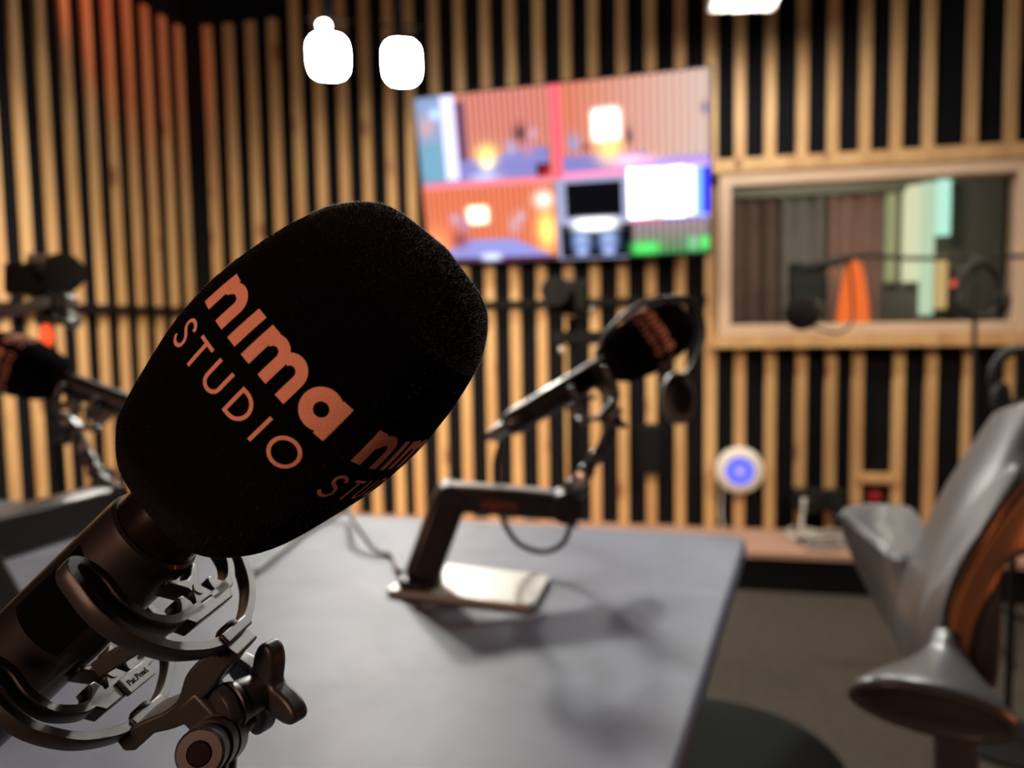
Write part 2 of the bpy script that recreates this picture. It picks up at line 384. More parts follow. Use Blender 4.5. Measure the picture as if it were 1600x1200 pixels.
# orange cone lamp on the desk
dl, _ = onwall(1333, 480, -.55)
dkl0, dkz = onwall(1333, 512, -.55)
DZ = .98
desk = thing('control_desk', WP(.3, 0, -.55), 'dark desk under the far side of the window', 'desk')
MB().box(WP(.35, DZ-.02, -.55), (e, nb, up), (1.1, .33, .02)).build('desk_top', M['gear'], desk, bevel=.004)
for dx in (-.6, 1.3):
    for dy in (-.3, -.8): MB().box(WP(dx, (DZ-.04)/2, dy), (e, nb, up), (.025, .025, (DZ-.04)/2)).build('leg', M['gear'], desk)
def coneat(l, o):
    t = thing('cone_lamp', WP(l, DZ, o), 'glowing orange cone lamp on the desk behind the glass', 'lamp')
    zt = onwall(1333, 410, o)[1]
    mb = MB(); h = zt-DZ
    mb.lathe(WP(l, DZ+.012, o), up, [(0, .075), (.01, .082), (h*.5, .066), (h*.8, .048), (h*.95, .03), (h, .006)])
    cm = emis('cone_glow', (1, .17, .035), 1.7); nt = cm.node_tree; tc = nt.nodes.new('ShaderNodeTexCoord')
    mb.build('lamp_shade', cm, t)
    MB().lathe(WP(l, DZ, o), up, [(0, .085), (.012, .085)]).build('base', M['gear'], t)
coneat(dl, -.55)
# dim things on the desk
l_, _ = onwall(1250, 440, -.4)
t = thing('computer_monitor', WP(l_, DZ, -.45), 'dim blue grey monitor left of the orange cone lamp', 'monitor')
l_0, z_1 = onwall(1232, 412, -.45); l_1, _ = onwall(1292, 412, -.45)
MB().box(WP((l_0+l_1)/2, z_1-.09, -.45), (e, nb, up), ((l_1-l_0)/2, .012, .09)).build('casing', M['gear'], t, bevel=.004)
MB().box(WP((l_0+l_1)/2, z_1-.09, -.437), (e, nb, up), ((l_1-l_0)/2-.01, .002, .08)).build('screen', mat('dim_screen', (.09, .10, .10), .3), t)
MB().box(WP((l_0+l_1)/2, (z_1-.18+DZ)/2, -.45), (e, nb, up), (.03, .015, max(.01, (z_1-.18-DZ)/2))).build('stand', M['gear'], t)
light('AREA', 'control_room_lamp', WP(.3, 1.95, -.45), WP(.1, 1.4, -1.7), 17, (1, .9, .75), .4)
light('POINT', 'cone_lamp_glow', WP(dl, 1.35, -.9), WP(dl, 1.3, -1.7), 1.6, (1, .3, .1), .06)

# ================================================================== TELEVISION
def make_tv():
    cs = [(645, 155), (1106, 106), (1112, 397), (675, 412)]
    Rr = [ray(*q) for q in cs]
    A = np.array([Rr[0], -Rr[1], Rr[2], -Rr[3]]).T
    vt = np.linalg.svd(A)[2]; d = vt[-1]/vt[-1][0]
    P = [d[i]*Rr[i] for i in range(4)]
    sc = min((W0@nb-.035)/(p@nb) for p in P)
    P = [p*sc+CAMP for p in P]
    c = sum(P)/4; u = nrm(P[1]-P[0]+P[2]-P[3]); v = (P[3]-P[0]+P[2]-P[1]); v = nrm(v-u*(v@u)); n = np.cross(u, v)
    if n@nb > 0: n = -n
    wd = np.linalg.norm(P[1]-P[0]+P[2]-P[3])/4; hg = np.linalg.norm(P[3]-P[0]+P[2]-P[1])/4
    tv = thing('television', c, 'large wall television showing a grid of bright camera views', 'television')
    MB().box(c-n*.022, (u, v, n), (wd+.008, hg+.008, .02)).build('casing', M['gear'], tv, bevel=.004)
    # the bracket behind
    MB().bar(c-n*.04, c-n*.04+nb*(abs((W0-c)@nb)-.005), .12, .12).build('wall_bracket', M['gear'], tv)
    NX, NY = 256, 144
    U, V = np.meshgrid((np.arange(NX)+.5)/NX, (np.arange(NY)+.5)/NY)
    img = np.zeros((NY, NX, 3))
    def reg(u0, u1, v0, v1): return (U >= u0)&(U < u1)&(V >= v0)&(V < v1)
    def fill(msk, c): img[msk] = c
    def blob(cx, cy, rx, ry, c, p=2):
        k = np.exp(-(((np.abs(U-cx)/rx)**p+(np.abs(V-cy)/ry)**p)))
        img[:] = img*(1-k[..., None])+np.array(c)*k[..., None]
    st = .5+.5*np.sin(U*2*math.pi*48)
    st2 = .5+.5*np.sin(U*2*math.pi*42)
    orange = np.array([1.0, .30, .17]); 
    # upper left view
    q = reg(0, .49, 0, .52); img[q] = (np.array([1.0, .34, .26])*(.30+.85*st[..., None]))[q]
    fill(reg(0, .10, 0, .27), (.30, .42, .66)); blob(.035, .17, .03, .06, (.75, .45, .5)); blob(.07, .10, .018, .03, (.8, 1.1, 1.6))
    fill(reg(0, .11, .27, .5), (.22, .45, .62)); fill(reg(.095, .145, 0, .5), (1.1, 1.05, 1.5)); fill(reg(.145, .185, .04, .5), (.20, .08, .14))
    tri = (V > .385-.05*(U-.15)/.3)&(U > .15)&(U < .47)&(V < .5); img[tri] = (.28, .27, .66)
    blob(.25, .36, .035, .055, (1.8, 1.3, .35)); blob(.25, .41, .02, .03, (2, 1.8, 1)); blob(.375, .25, .022, .05, (.03, .02, .05)); blob(.34, .33, .018, .04, (.5, .5, .8)); blob(.40, .35, .02, .04, (.6, .3, .5)); blob(.42, .26, .012, .03, (.8, .5, .7))
    fill(reg(.425, .475, .43, .52), (.02, .0, .01)); fill(reg(.44, .475, .45, .52), (.45, .02, .02))
    blob(.24, .485, .05, .025, (.8, .8, 1.3)); fill(reg(0, .16, .49, .525), (.35, .25, .45))
    # divider
    fill(reg(0, .49, .505, .54), (1.1, .30, .38))
    # upper right view
    q = reg(.515, 1, 0, .50); gr = np.clip((U-.55)/.45, 0, 1)[..., None]
    img[q] = ((np.array([1.0, .30, .18])*(1-gr)+np.array([1.0, .72, .62])*gr)*(.34+.85*st2[..., None]))[q]
    tri = (V > .40)&(U > .515)&(U < .80)&(V < .5); img[tri] = (.27, .26, .62)
    blob(.67, .245, .045, .085, (4, 3.6, 3.2), 6); blob(.68, .38, .04, .07, (2.0, 1.1, .35), 2); blob(.745, .32, .01, .05, (.03, .03, .06)); blob(.56, .33, .02, .05, (.35, .4, .7)); blob(.985, .2, .01, .03, (.2, .2, .4)); blob(.60, .36, .01, .02, (.1, .05, .1))
    fill(reg(.80, 1, .44, .49), (.55, .40, .75))
    fill(reg(.485, .518, 0, .53), (1.1, .16, .22)); fill(reg(.515, .74, .49, .53), (1.2, .35, .65)); blob(.75, .45, .06, .03, (2.0, .9, 1.2))
    # lower left view
    q = reg(0, .485, .54, 1); img[q] = (np.array([1.05, .27, .13])*(.40+.78*st[..., None]))[q]
    blob(.20, .71, .038, .05, (4, 3.3, 2.2), 6); blob(.445, .64, .03, .045, (1.8, 1.5, 1.3)); blob(.45, .82, .03, .10, (2.4, 1.3, .3)); blob(.03, .9, .05, .1, (1.5, .5, .2))
    tri = (V > .86)&(np.abs(U-.24) < .06+1.25*(V-.84))&(U < .485); img[tri] = (.36, .36, .85)
    blob(.145, .76, .02, .05, (.55, .3, .5)); blob(.11, .73, .015, .03, (.8, .5, .7)); blob(.335, .78, .02, .05, (.8, .45, .5)); blob(.36, .73, .012, .03, (.8, .6, .8)); blob(.125, .86, .03, .05, (.3, .08, .1))
    fill(reg(0, .485, .975, 1), (.10, .03, .06)); blob(.24, .97, .035, .022, (1.0, 1.1, 1.5), 4)
    # lower middle
    fill(reg(.49, .735, .53, 1), (.42, .44, .68)); fill(reg(.525, .715, .555, .755), (.004, .004, .006)); fill(reg(.50, .735, .80, .995), (.006, .006, .012))
    blob(.62, .80, .07, .035, (2.6, 2.6, 2.6), 4)
    for cx in (.572, .665): blob(cx, .895, .032, .055, (.25, .38, .75), 4); blob(cx, .885, .016, .025, (.5, .6, 1.0), 2); blob(cx, .96, .02, .02, (.55, .65, 1.2), 4)
    # lower right: waveform block, colour bars, green meters
    fill(reg(.735, 1, .49, .80), (1, 1, 1))
    fill(reg(.74, .92, .49, .78), (3.5, 3.5, 3.5)); blob(.85, .50, .03, .02, (.4, 2.2, .8)); blob(.83, .78, .03, .025, (.4, 1.8, .8))
    for a0, a1, cc in ((.92, .93, (2, .7, .9)), (.93, .955, (2, 2, 2.2)), (.955, .975, (.35, .7, 1.4)), (.975, 1, (.05, .06, 1.3))): fill(reg(a0, a1, .51, .77), cc)
    fill(reg(.75, 1, .47, .50), (.7, .35, 1.2))
    fill(reg(.738, 1, .775, .80), (.9, .15, .35)); fill(reg(.85, 1, .775, .80), (.25, .25, .7))
    q = reg(.745, 1, .80, .985); k = np.clip((V-.8)/.18, 0, 1)[..., None]
    sg = (.75+.4*np.sin(U*2*math.pi*45))[..., None]
    img[q] = (((1-k)*np.array([.55, .33, .42])+k*np.array([.10, .38, .12]))*sg)[q]
    blob(.79, .95, .045, .035, (.12, 1.0, .18), 4); blob(.985, .93, .015, .035, (.15, 1.1, .2), 4); blob(.945, .93, .015, .04, (.25, .7, .35), 4)
    me = bpy.data.meshes.new('screen'); inv = tv.matrix_world.inverted()
    vs = [inv @ Vector(c+u*(-wd+2*wd*i/NX)+v*(-hg+2*hg*j/NY)+n*.0) for j in range(NY+1) for i in range(NX+1)]
    fs = [(j*(NX+1)+i, j*(NX+1)+i+1, (j+1)*(NX+1)+i+1, (j+1)*(NX+1)+i) for j in range(NY) for i in range(NX)]
    me.from_pydata(vs, [], fs)
    ca = me.color_attributes.new('picture', 'FLOAT_COLOR', 'CORNER')
    arr = np.ones((NY*NX, 4, 4), np.float32); arr[:, :, :3] = np.clip(img, 0, 5).reshape(-1, 1, 3); ca.data.foreach_set('color', arr.ravel())
    sm = bpy.data.materials.new('screen_picture'); sm.use_nodes = True; nt = sm.node_tree; nt.nodes.remove(nt.nodes['Principled BSDF'])
    en = nt.nodes.new('ShaderNodeEmission'); at = nt.nodes.new('ShaderNodeAttribute'); at.attribute_name = 'picture'
    nt.links.new(at.outputs['Color'], en.inputs[0]); en.inputs[1].default_value = 1.05; nt.links.new(en.outputs[0], nt.nodes['Material Output'].inputs[0])
    me.materials.append(sm); o = bpy.data.objects.new('screen', me); COL.objects.link(o); o.parent = tv
make_tv()

# ================================================================== STUDIO LAMPS
LAMP = 470
glow = emis('lamp_glow', (1, .97, .88), LAMP)
def studio_lamp(px, py, d, wpx, hpx, label, glint=None, tilt=0):
    c = pt(px, py, d); k = d/F
    toc = nrm(nrm(CAMP-c)*.8+np.array([0, -.3, -.7])*.6); rt = nrm(np.cross(toc, up)); uu = np.cross(rt, toc)
    t = thing('studio_lamp', c, label, 'lamp', 'lit studio lamps under the ceiling')
    w2, h2 = wpx*k/2, hpx*k/2*1.12
    def sq(sc, off, p=3.2):
        out = []
        for i in range(40):
            a = 2*math.pi*i/40; cx, sy = math.cos(a), math.sin(a)
            out.append(c+rt*w2*sc*math.copysign(abs(cx)**(2/p), cx)+uu*h2*sc*math.copysign(abs(sy)**(2/p), sy)+toc*off)
        return out
    mb = MB(); mb.prism(sq(1, .0), toc*.003); mb.build('lamp_lens', glow, t)
    mb = MB(); mb.prism(sq(1.06, -.09), toc*.088); mb.build('lamp_housing', M['gear'], t, bevel=.01)
    top = c-toc*.05
    mb = MB()
    for s_ in (-1, 1): mb.bar(top+rt*s_*(w2*1.1+.006), top+rt*s_*(w2*1.1+.006)+up*(h2+.04), .006, .02)
    mb.bar(top-rt*(w2*1.1+.009)+up*(h2+.04), top+rt*(w2*1.1+.009)+up*(h2+.04), .02, .006)
    mb.cyl(top+up*(h2+.04), (top[0], top[1], CEIL), .010, 12)
    mb.build('yoke', M['gear'], t)
    if glint:
        b = pt(glint[0], glint[1], d); mb = MB(); mb.ball(b, 9*k, (1, 1, .75)); mb.build('glint_ball', emis('glint_glow', (1, .97, .88), 60), t)  # glowing ball stands in for a hot reflection above the lamp
    return t
studio_lamp(513, 89, 3.0, 60, 60, 'left glowing studio lamp of the pair, with small bright reflection on top', (506, 40))
studio_lamp(628, 98, 3.0, 55, 60, 'right glowing studio lamp of the pair, just left above the television')
t = thing('ceiling_spot', pt(1170, -6, 2.6), 'lamp cut by the upper frame edge above the television right side', 'lamp', 'lit studio lamps under the ceiling')
k = 2.6/F
c = pt(1172, -14, 2.6)
MB().lathe(c+np.array([0, -.03, 0]), (0, -.8, -.6), [(-.03, .03), (.0, 27*k), (.02, 28*k)]).build('lamp_lens', glow, t)
MB().box(c+np.array([0, .02, .012]), ((1, 0, 0), (0, 1, -.35), (0, .35, 1)), (54*k, .09, .012)).build('lamp_housing', mat('lamp_grey', (.35, .34, .32), .5), t, bevel=.005)
MB().cyl(c+np.array([0, .02, .02]), (c[0], c[1]+.02, CEIL), .012, 12).build('drop_rod', M['gear'], t)

# ================================================================== TABLE
TZ = .74
tp = [onz(1168, 836, TZ), onz(600, 806, TZ), onz(160, 790, TZ), onz(-250, 770, TZ)]
ed = tp[0]; dr = nrm(onz(1060, 1190, TZ)-tp[0]); near = ed+dr*1.15
lf = tp[3]; nl = np.array([lf[0]-.15, near[1]+.25, TZ])
outl = []
def rc(p0, p1, p2, r=.03, n=6):
    a = nrm(p0-p1)*r; b = nrm(p2-p1)*r; return [p1+a*(1-t)**2+b*t**2 for t in np.linspace(0, 1, n)]
outl = rc(near, tp[0], tp[1])+[tp[1]]+rc(tp[1], lf, nl)+rc(lf, nl, near)+rc(nl, near, tp[0])
table = thing('table', ((ed[0]+lf[0])/2, .8, 0), 'large blue-grey topped studio table under the microphones', 'table')
MB().prism([p-np.array([0, 0, .032]) for p in outl], (0, 0, .032)).build('table_top', M['table'], table, bevel=.009, bseg=4)
for p in (tp[0]+np.array([-.22, -.15, 0]), lf+np.array([.2, -.15, 0]), nl+np.array([.2, .2, 0]), near+np.array([-.2, .2, 0])):
    MB().box((p[0], p[1], (TZ-.033)/2), ((1, 0, 0), (0, 1, 0), (0, 0, 1)), (.03, .03, (TZ-.033)/2)).build('leg', M['gear'], table, bevel=.004)

# ================================================================== MICROPHONE (its own axes: x = towards the tip, y = up side, z = towards the viewer)
R0 = .0427; Q = 2.8335; ROT = math.radians(-8.46)
C1 = np.array([-1.62024*R0, -.06179*R0, 6.32455*R0])
AZ, EL = math.radians(42.925), math.radians(5.871)
def frame(az, el, roll=0):
    a = np.array([math.cos(az)*math.cos(el), -math.sin(az)*math.cos(el), -math.sin(el)])
    t = nrm(np.cross(a, [0, 0, 1.]));
    if t[1] < 0: t = -t
    n = np.cross(t, a)
    if roll:
        t, n = t*math.cos(roll)+n*math.sin(roll), n*math.cos(roll)-t*math.sin(roll)
    return a, t, n
a1, t1, n1 = frame(AZ, EL)
def fmat(C, fr):
    a, t, n = [W(v) for v in fr]; o = CAMP+W(C)
    return Matrix(((a[0], -t[0], n[0], o[0]), (a[1], -t[1], n[1], o[1]), (a[2], -t[2], n[2], o[2]), (0, 0, 0, 1)))
def Lc(s, t, n): return np.array([s, -t, n])
def cam2loc(v): v = np.array(v)-C1; return Lc(v@a1, v@t1, v@n1)
def cp(px, py, d): return cam2loc(((px-800)/F*d, (py-600)/F*d, d))
def ons(px, py, s):             # picture point on the plane across the microphone at s
    d = np.array([(px-800)/F, (py-600)/F, 1.]); O = C1+a1*s; X = d*((O@a1)/(d@a1))-C1; return Lc(X@a1, X@t1, X@n1)
def onn(px, py, nn):
    d = np.array([(px-800)/F, (py-600)/F, 1.]); O = C1+n1*nn; X = d*((O@n1)/(d@n1))-C1; return Lc(X@a1, X@t1, X@n1)
KS = np.array([-67.8, -66.8, -64.2, -57.4, -50, -32, -15, 0, 15, 30, 42, 48.4, 56.4, 61.4, 64.4])*1e-3
KW = np.array([.40, .52, .62, .740, .825, .919, .986, 1.002, .978, .92, .841, .776, .637, .448, .0])
# smooth profile through the knots
_s = []; _w = []
for p in smoothpath([np.array([x*1000, y*66, 0]) for x, y in zip(KS, KW)], 8): _s.append(p[0]/1000); _w.append(max(0, p[1]/66))
_s = np.maximum.accumulate(np.array(_s)); _w = np.array(_w)
def rad(phi):
    s = 0
    for j in range(4): s += max(0, math.cos(phi-math.pi/2*j))**Q
    return s**(-1/Q)
def fsurf(s, u, off=0):
    w_ = np.interp(s, _s, _w); r = R0*w_*rad(u)+off
    return Lc(s, r*math.sin(u+ROT), r*math.cos(u+ROT))
_u = np.linspace(-math.pi, math.pi, 721); _xy = np.array([(R0*rad(x)*math.cos(x), R0*rad(x)*math.sin(x)) for x in _u])
_arc = np.concatenate([[0], np.cumsum(np.hypot(*np.diff(_xy, axis=0).T))]); _arc -= np.interp(0, _u, _arc)
def arc2u(x): return np.interp(x, _arc*1000, _u)

def lettering(turn):
    mb = MB()
    def stroke(path, wd):           # path in mm
        P = []
        path = [np.array(p, float) for p in path]
        for i in range(len(path)-1):
            L = np.linalg.norm(path[i+1]-path[i]); k = max(1, int(L/.8))
            for j in range(k): P.append(path[i]+(path[i+1]-path[i])*j/k)
        P.append(path[-1]); n = len(P); NW = 4 if wd > 2 else 2; vs = []
        for i, p in enumerate(P):
            d = P[min(i+1, n-1)]-P[max(i-1, 0)]; d = d/np.hypot(*d); q = np.array([-d[1], d[0]])
            for j in range(NW+1):
                x, y = p+q*wd*(j/NW-.5); vs.append(fsurf(y/1000, arc2u(x)+turn*math.pi/2, .00025))
        m_ = NW+1
        mb.add(vs, [(i*m_+j, i*m_+j+1, (i+1)*m_+j+1, (i+1)*m_+j) for i in range(n-1) for j in range(NW)])
    def arc(cx, cy, rx, ry, a0, a1, n=26): return [(cx+rx*math.cos(math.radians(a0+(a1-a0)*i/n)), cy+ry*math.sin(math.radians(a0+(a1-a0)*i/n))) for i in range(n+1)]
    # n
    stroke([(-27.8, 0), (-27.8, 13.2)], 4.4); stroke([(-26.2, 9.2)]+arc(-22.3, 7.6, 3.9, 3.95, 158, 0)+[(-18.4, 0)], 3.95)
    # dotless i
    stroke([(-11.2, 0), (-11.2, 13.0)], 3.9)
    # m
    stroke([(-4.2, 0), (-4.2, 13.1)], 3.9)
    stroke([(-3.4, 9.2)]+arc(.1, 7.7, 3.75, 3.85, 158, 0)+[(3.85, 0)], 3.75); stroke([(4.6, 9.2)]+arc(8.1, 7.7, 3.8, 3.85, 158, 0)+[(11.9, 0)], 3.8)
    # a
    stroke(arc(22.6, 6.95, 4.6, 4.55, 0, 360, 48), 4.3); stroke([(27.7, .2), (27.7, 13.3)], 4.0)
    # STUDIO
    S = [(-23.7, -8.0), (-24.0, -6.9), (-25.6, -6.0), (-27.4, -6.3), (-28.4, -7.6), (-28.0, -9.2), (-26.4, -10.2), (-24.7, -11.2), (-24.0, -12.7), (-24.4, -14.3), (-26.1, -15.3), (-28.2, -15.1), (-29.6, -13.7)]
    stroke([p[:2] for p in smoothpath([(x, y, 0) for x, y in S], 5)], 1.3)
    stroke([(-19.9, -6.2), (-13.2, -6.2)], 1.25); stroke([(-16.55, -6.2), (-16.55, -15.6)], 1.3)
    stroke([(-9.3, -5.6)]+arc(-6.3, -12.2, 3.0, 2.9, 180, 360)+[(-3.3, -5.6)], 1.3)
    stroke([(2.3, -5.6), (2.3, -15.7)], 1.3); stroke([(2.3, -6.2), (4.0, -6.2)]+arc(4.0, -10.65, 4.6, 4.45, 90, -90)+[(2.3, -15.1)], 1.3)
    stroke([(14.3, -5.5), (14.3, -15.6)], 1.3)
    stroke(arc(24.2, -10.4, 4.65, 4.6, 0, 360, 48), 1.3)
    return mb

def make_microphone(label):
    mic = bpy.data.objects.new('microphone', None); COL.objects.link(mic); mic.empty_display_size = .05
    mic.matrix_world = fmat(C1, (a1, t1, n1)); tag(mic, label, 'microphone', 'podcast microphones in branded windscreens')
    # windscreen
    NU, NS = 96, 90; vs = []; ss = []
    ss = list(np.interp(np.linspace(0, 1, NS), np.linspace(0, 1, len(_s)), _s))
    for s in ss:
        for k in range(NU): vs.append(fsurf(s, 2*math.pi*k/NU))
    fs = [(i*NU+k, i*NU+(k+1) % NU, (i+1)*NU+(k+1) % NU, (i+1)*NU+k) for i in range(NS-1) for k in range(NU)]
    fs += [tuple(range(NU)), tuple((NS-1)*NU+k for k in range(NU))]
    ws = MB().add(vs, fs).build('windscreen', M['foam'], mic, local=True, angle=80)
    for k in range(4):
        lo = lettering(k).build('printed_logo', M['ink'], ws, local=True)
        lo['label'] = 'salmon pink nima STUDIO lettering'
    # body, neck
    mb = MB(); X = (1, 0, 0)
    mb.lathe((0, 0, 0), X, [(-.0815, .0155), (-.081, .0163), (-.062, .0163), (-.060, .015)], 64); mb.build('neck', M['body'], mic, local=True)
    mb = MB(); mb.lathe((0, 0, 0), X, [(-.236, .010), (-.234, .0135), (-.222, .0178), (-.200, .0178), (-.199, .0172), (-.197, .0172), (-.196, .0180), (-.085, .0180), (-.0825, .0176), (-.0815, .0165), (-.0812, .014)], 64); mb.build('body', M['sleeve'], mic, local=True)
    mb = MB(); mb.lathe((0, 0, 0), X, [(-.262, .005), (-.258, .0085), (-.240, .0095), (-.234, .0095)], 32); mb.build('connector', M['chrome'], mic, local=True)
    # dark patch on the barrel standing in for a reflection
    vs = []; nU, nS = 16, 12
    for i in range(nS+1):
        for j in range(nU+1):
            s_ = -.132+.034*i/nS; u_ = -.75+1.35*j/nU; rr = .01815; vs.append(Lc(s_, rr*math.sin(u_), rr*math.cos(u_)))
    MB().add(vs, [(i*(nU+1)+j, i*(nU+1)+j+1, (i+1)*(nU+1)+j+1, (i+1)*(nU+1)+j) for i in range(nS) for j in range(nU)]).build('dark_reflection', M['foam'], mic, local=True, angle=180)
    return mic
mic1 = make_microphone('nearest microphone filling the left foreground, large black windscreen with salmon lettering')
mic2 = copy_tree(mic1); mic3 = copy_tree(mic1)
fr2 = frame(math.radians(30.5), math.radians(-10)); C2 = np.array([(1014-800)/F, (533-600)/F, 1.])*1.07
mic2.matrix_world = fmat(C2, fr2); mic2['label'] = 'blurred microphone across the table, tip pointing up right, on the desk arm'
fr3 = frame(math.radians(159), math.radians(4)); C3 = np.array([(25-800)/F, (570-600)/F, 1.])*1.13
mic3.matrix_world = fmat(C3, fr3); mic3['label'] = 'blurred microphone at the left frame edge pointing left'
# flock fibres on the near windscreen
mb = MB(); ws1 = [o for o in bpy.data.objects if o.parent == mic1 and o.name.startswith('windscreen')][0]
rng = random.Random(3)
for i in range(19000):
    s = rng.uniform(-.066, .0642) if i % 5 < 2 else rng.uniform(.040, .0643); u = rng.uniform(-math.pi, math.pi)
    p = fsurf(s, u); q = fsurf(s, u, .001)-p; d_s = fsurf(s+.0005, u)-p; d_u = fsurf(s, u+.01)-p
    nn = nrm(np.cross(d_s, d_u));
    if nn@np.array([0, p[1], p[2]]) < 0: nn = -nn
    dr_ = nrm(nn+np.array([rng.gauss(0, .35) for _ in range(3)])); L = rng.uniform(.0004, .0010)*(1.8 if rng.random() < .02 else 1)
    sd = nrm(np.cross(dr_, [rng.gauss(0, 1) for _ in range(3)]))*.00005
    mb.add([p-sd, p+sd, p+dr_*L+np.array([0, 0, 0])], [(0, 1, 2)])
nt = M['fibre'].node_tree; tl = nt.nodes.new('ShaderNodeBsdfTranslucent'); tl.inputs[0].default_value = (.38, .36, .33, 1); mx_ = nt.nodes.new('ShaderNodeMixShader'); mx_.inputs[0].default_value = .55
nt.links.new(nt.nodes['Principled BSDF'].outputs[0], mx_.inputs[1]); nt.links.new(tl.outputs[0], mx_.inputs[2]); nt.links.new(mx_.outputs[0], nt.nodes['Material Output'].inputs[0])
fo = mb.build('flock_fibre', M['fibre'], ws1, local=True, smooth=False); fo['kind'] = 'stuff'

# ================================================================== SHOCK MOUNT (same axes as the microphone)
def lyre(mb, s0, nc, outer_far=-38):
    # one bent strip: seat - inner arm - tip - outer hoop - foot, both sides; (t, n) in mm
    inner = [(31.5, 4), (31.0, 13), (30.0, 21), (24, 29.5), (15, 32.5), (6, 31.5), (-.5, 33.5), (-3.2, 37), (-1, 40.5), (5, 42), (14, 43), (25, 40), (36, 31), (42.5, 20), (45.5, 11), (46.5, 3)]
    for sg in (1, -1):
        P = [Lc(s0, x/1000, (nc+(y-nc*1000*0)*0+sg*(y))/1000) for x, y in inner]
        P = [Lc(s0, x/1000, nc/1000+sg*y/1000) for x, y in inner]
        mb.strip(smoothpath(P, 5), (1, 0, 0), .0040, .0060)
def z3(pts, ox, oy, z): return [(ox+x/z, oy+y/z) for x, y in pts]
def make_mount(label):
    mo = bpy.data.objects.new('shock_mount', None); COL.objects.link(mo); mo.empty_display_size = .05
    mo.matrix_world = fmat(C1, (a1, t1, n1)); tag(mo, label, 'shock mount', 'lyre shock mounts holding the microphones')
    for s0, nc in ((-.087, 3), (-.138, -3)):
        mb = MB(); lyre(mb, s0, nc); ly = mb.build('lyre', M['nylon'], mo, local=True, angle=50)
        # saddle block clipped on the seat of the lyre
        mb = MB()
        def LP(pts): return [Lc(s0+.003, x/1000, (y+nc)/1000) for x, y in pts]
        mb.prism(LP([(36, 14), (36, -14), (30.5, -18.5), (26.5, -13), (24.5, -12.5), (24.8, -9), (28.0, -7.6), (31, -8), (31, 8), (28.0, 7.6), (24.8, 9), (24.5, 12.5), (26.5, 13), (30.5, 18.5)]), (-.007, 0, 0))
        mb.build('saddle', M['nylon'], ly, local=True, bevel=.0006)
        mb = MB()
        mb.prism(LP([(30.9, 7.2), (30.9, -7.2), (26, -3.6), (24, -4.2), (18.5, -10.5), (16.8, -9.5), (20.2, -3.2), (21.0, 0), (20.2, 3.2), (16.8, 9.5), (18.5, 10.5), (24, 4.2), (26, 3.6)]), (-.007, 0, 0))
        mb.build('clip_fork', M['nylon'], ly, local=True, bevel=.0006)
        mb = MB(); mb.lathe(Lc(s0+.0029, .0262, nc/1000), (1, 0, 0), [(0, .0024), (.0006, .0022)], 24); mb.build('clip_boss', M['nylon'], ly, local=True)
        # foot pad + rivets
        mb = MB(); mb.box(Lc(s0, .0462, nc/1000), ((1, 0, 0), (0, 1, 0), (0, 0, 1)), (.0042, .0022, .010)); mb.build('lyre_foot', M['nylon'], ly, local=True, bevel=.0008)
        mb = MB(); mb.lathe(Lc(s0, .0442, nc/1000-.001), (0, 1, 0), [(0, .0046), (.0012, .0044), (.0022, .0030)], 24); mb.build('rivet', M['sleeve'], ly, local=True)
        # spine piece running back from the seat
        if s0 > -.1: MB().bar(onn(252, 984, .001), onn(160, 1040, .001), .0105, .0062, (0, 1, 0)).build('seat_arm', M['nylon'], ly, local=True, bevel=.0008)
    # small plate with the words Pat.Pend. on the rear lyre
    o = Lc(-.1345, .0335, -.0095)
    tc_ = bpy.data.curves.new('patent_text', 'FONT'); tc_.body = 'Pat.Pend.'; tc_.size = .0036; tc_.extrude = .0001; tc_.align_x = 'CENTER'; tc_.align_y = 'CENTER'
    to = bpy.data.objects.new('tmp_text', tc_); COL.objects.link(to)
    dg = bpy.context.evaluated_depsgraph_get(); me = bpy.data.meshes.new_from_object(to.evaluated_get(dg)); bpy.data.objects.remove(to)
    me.materials.append(M['felt']); pl = MB().box(o, ((1, 0, 0), (0, 1, 0), (0, 0, 1)), (.0012, .0035, .0085)).build('patent_plate', M['nylon'], mo, local=True, bevel=.0004)
    tx = bpy.data.objects.new('patent_text', me); COL.objects.link(tx); tx.parent = pl
    # local x of the text runs with -z, text up with +y, facing +x
    tx.matrix_local = Matrix(((0, 0, 1, o[0]+.0013), (0, 1, 0, o[1]), (-1, 0, 0, o[2]), (0, 0, 0, 1)))
    # curved bar joining the feet
    outline = [(349, 1008), (372, 1026), (363, 1037), (352, 1048), (331, 1078), (308, 1102), (285, 1134), (240, 1147), (210, 1174), (193, 1175), (178, 1155), (222, 1127), (255, 1113), (277, 1093), (289, 1057), (312, 1030), (332, 1017)]
    P = [onn(x, y, .010) for x, y in outline]
    P = [np.array(p) for p in P[:3]]+[q_ for q_ in smoothpath(P[3:8], 4)]+P[8:11]+[q_ for q_ in smoothpath(P[11:], 4)]
    mb = MB(); mb.prism(P, (0, 0, -.018)); mb.build('mount_bar', M['nylon'], mo, local=True, bevel=.0010, angle=30)
    # lug under the bar, sideways barrel with bolt head, ring, hub and star knob
    def cdir(v): v = nrm(v); return Lc(v@a1, v@t1, v@n1)
    D = cdir((.567, -.122, .816)); KC = cp(416, 1073, .290)
    def al(x): return KC+D*x*.001
    A_, T_, N_ = (1, 0, 0), (0, 1, 0), (0, 0, 1)
    fc = onn(352, 1106, .002)
    MB().box(fc-np.array([.0045, 0, 0]), (A_, T_, N_), (.0062, .0125, .0082)).build('clamp_block', M['nylon'], mo, local=True, bevel=.0018)
    P0 = cp(311, 1178, .250); Db = nrm(cp(352, 1147, .281)-P0)
    def bl(x): return P0+Db*x*.001
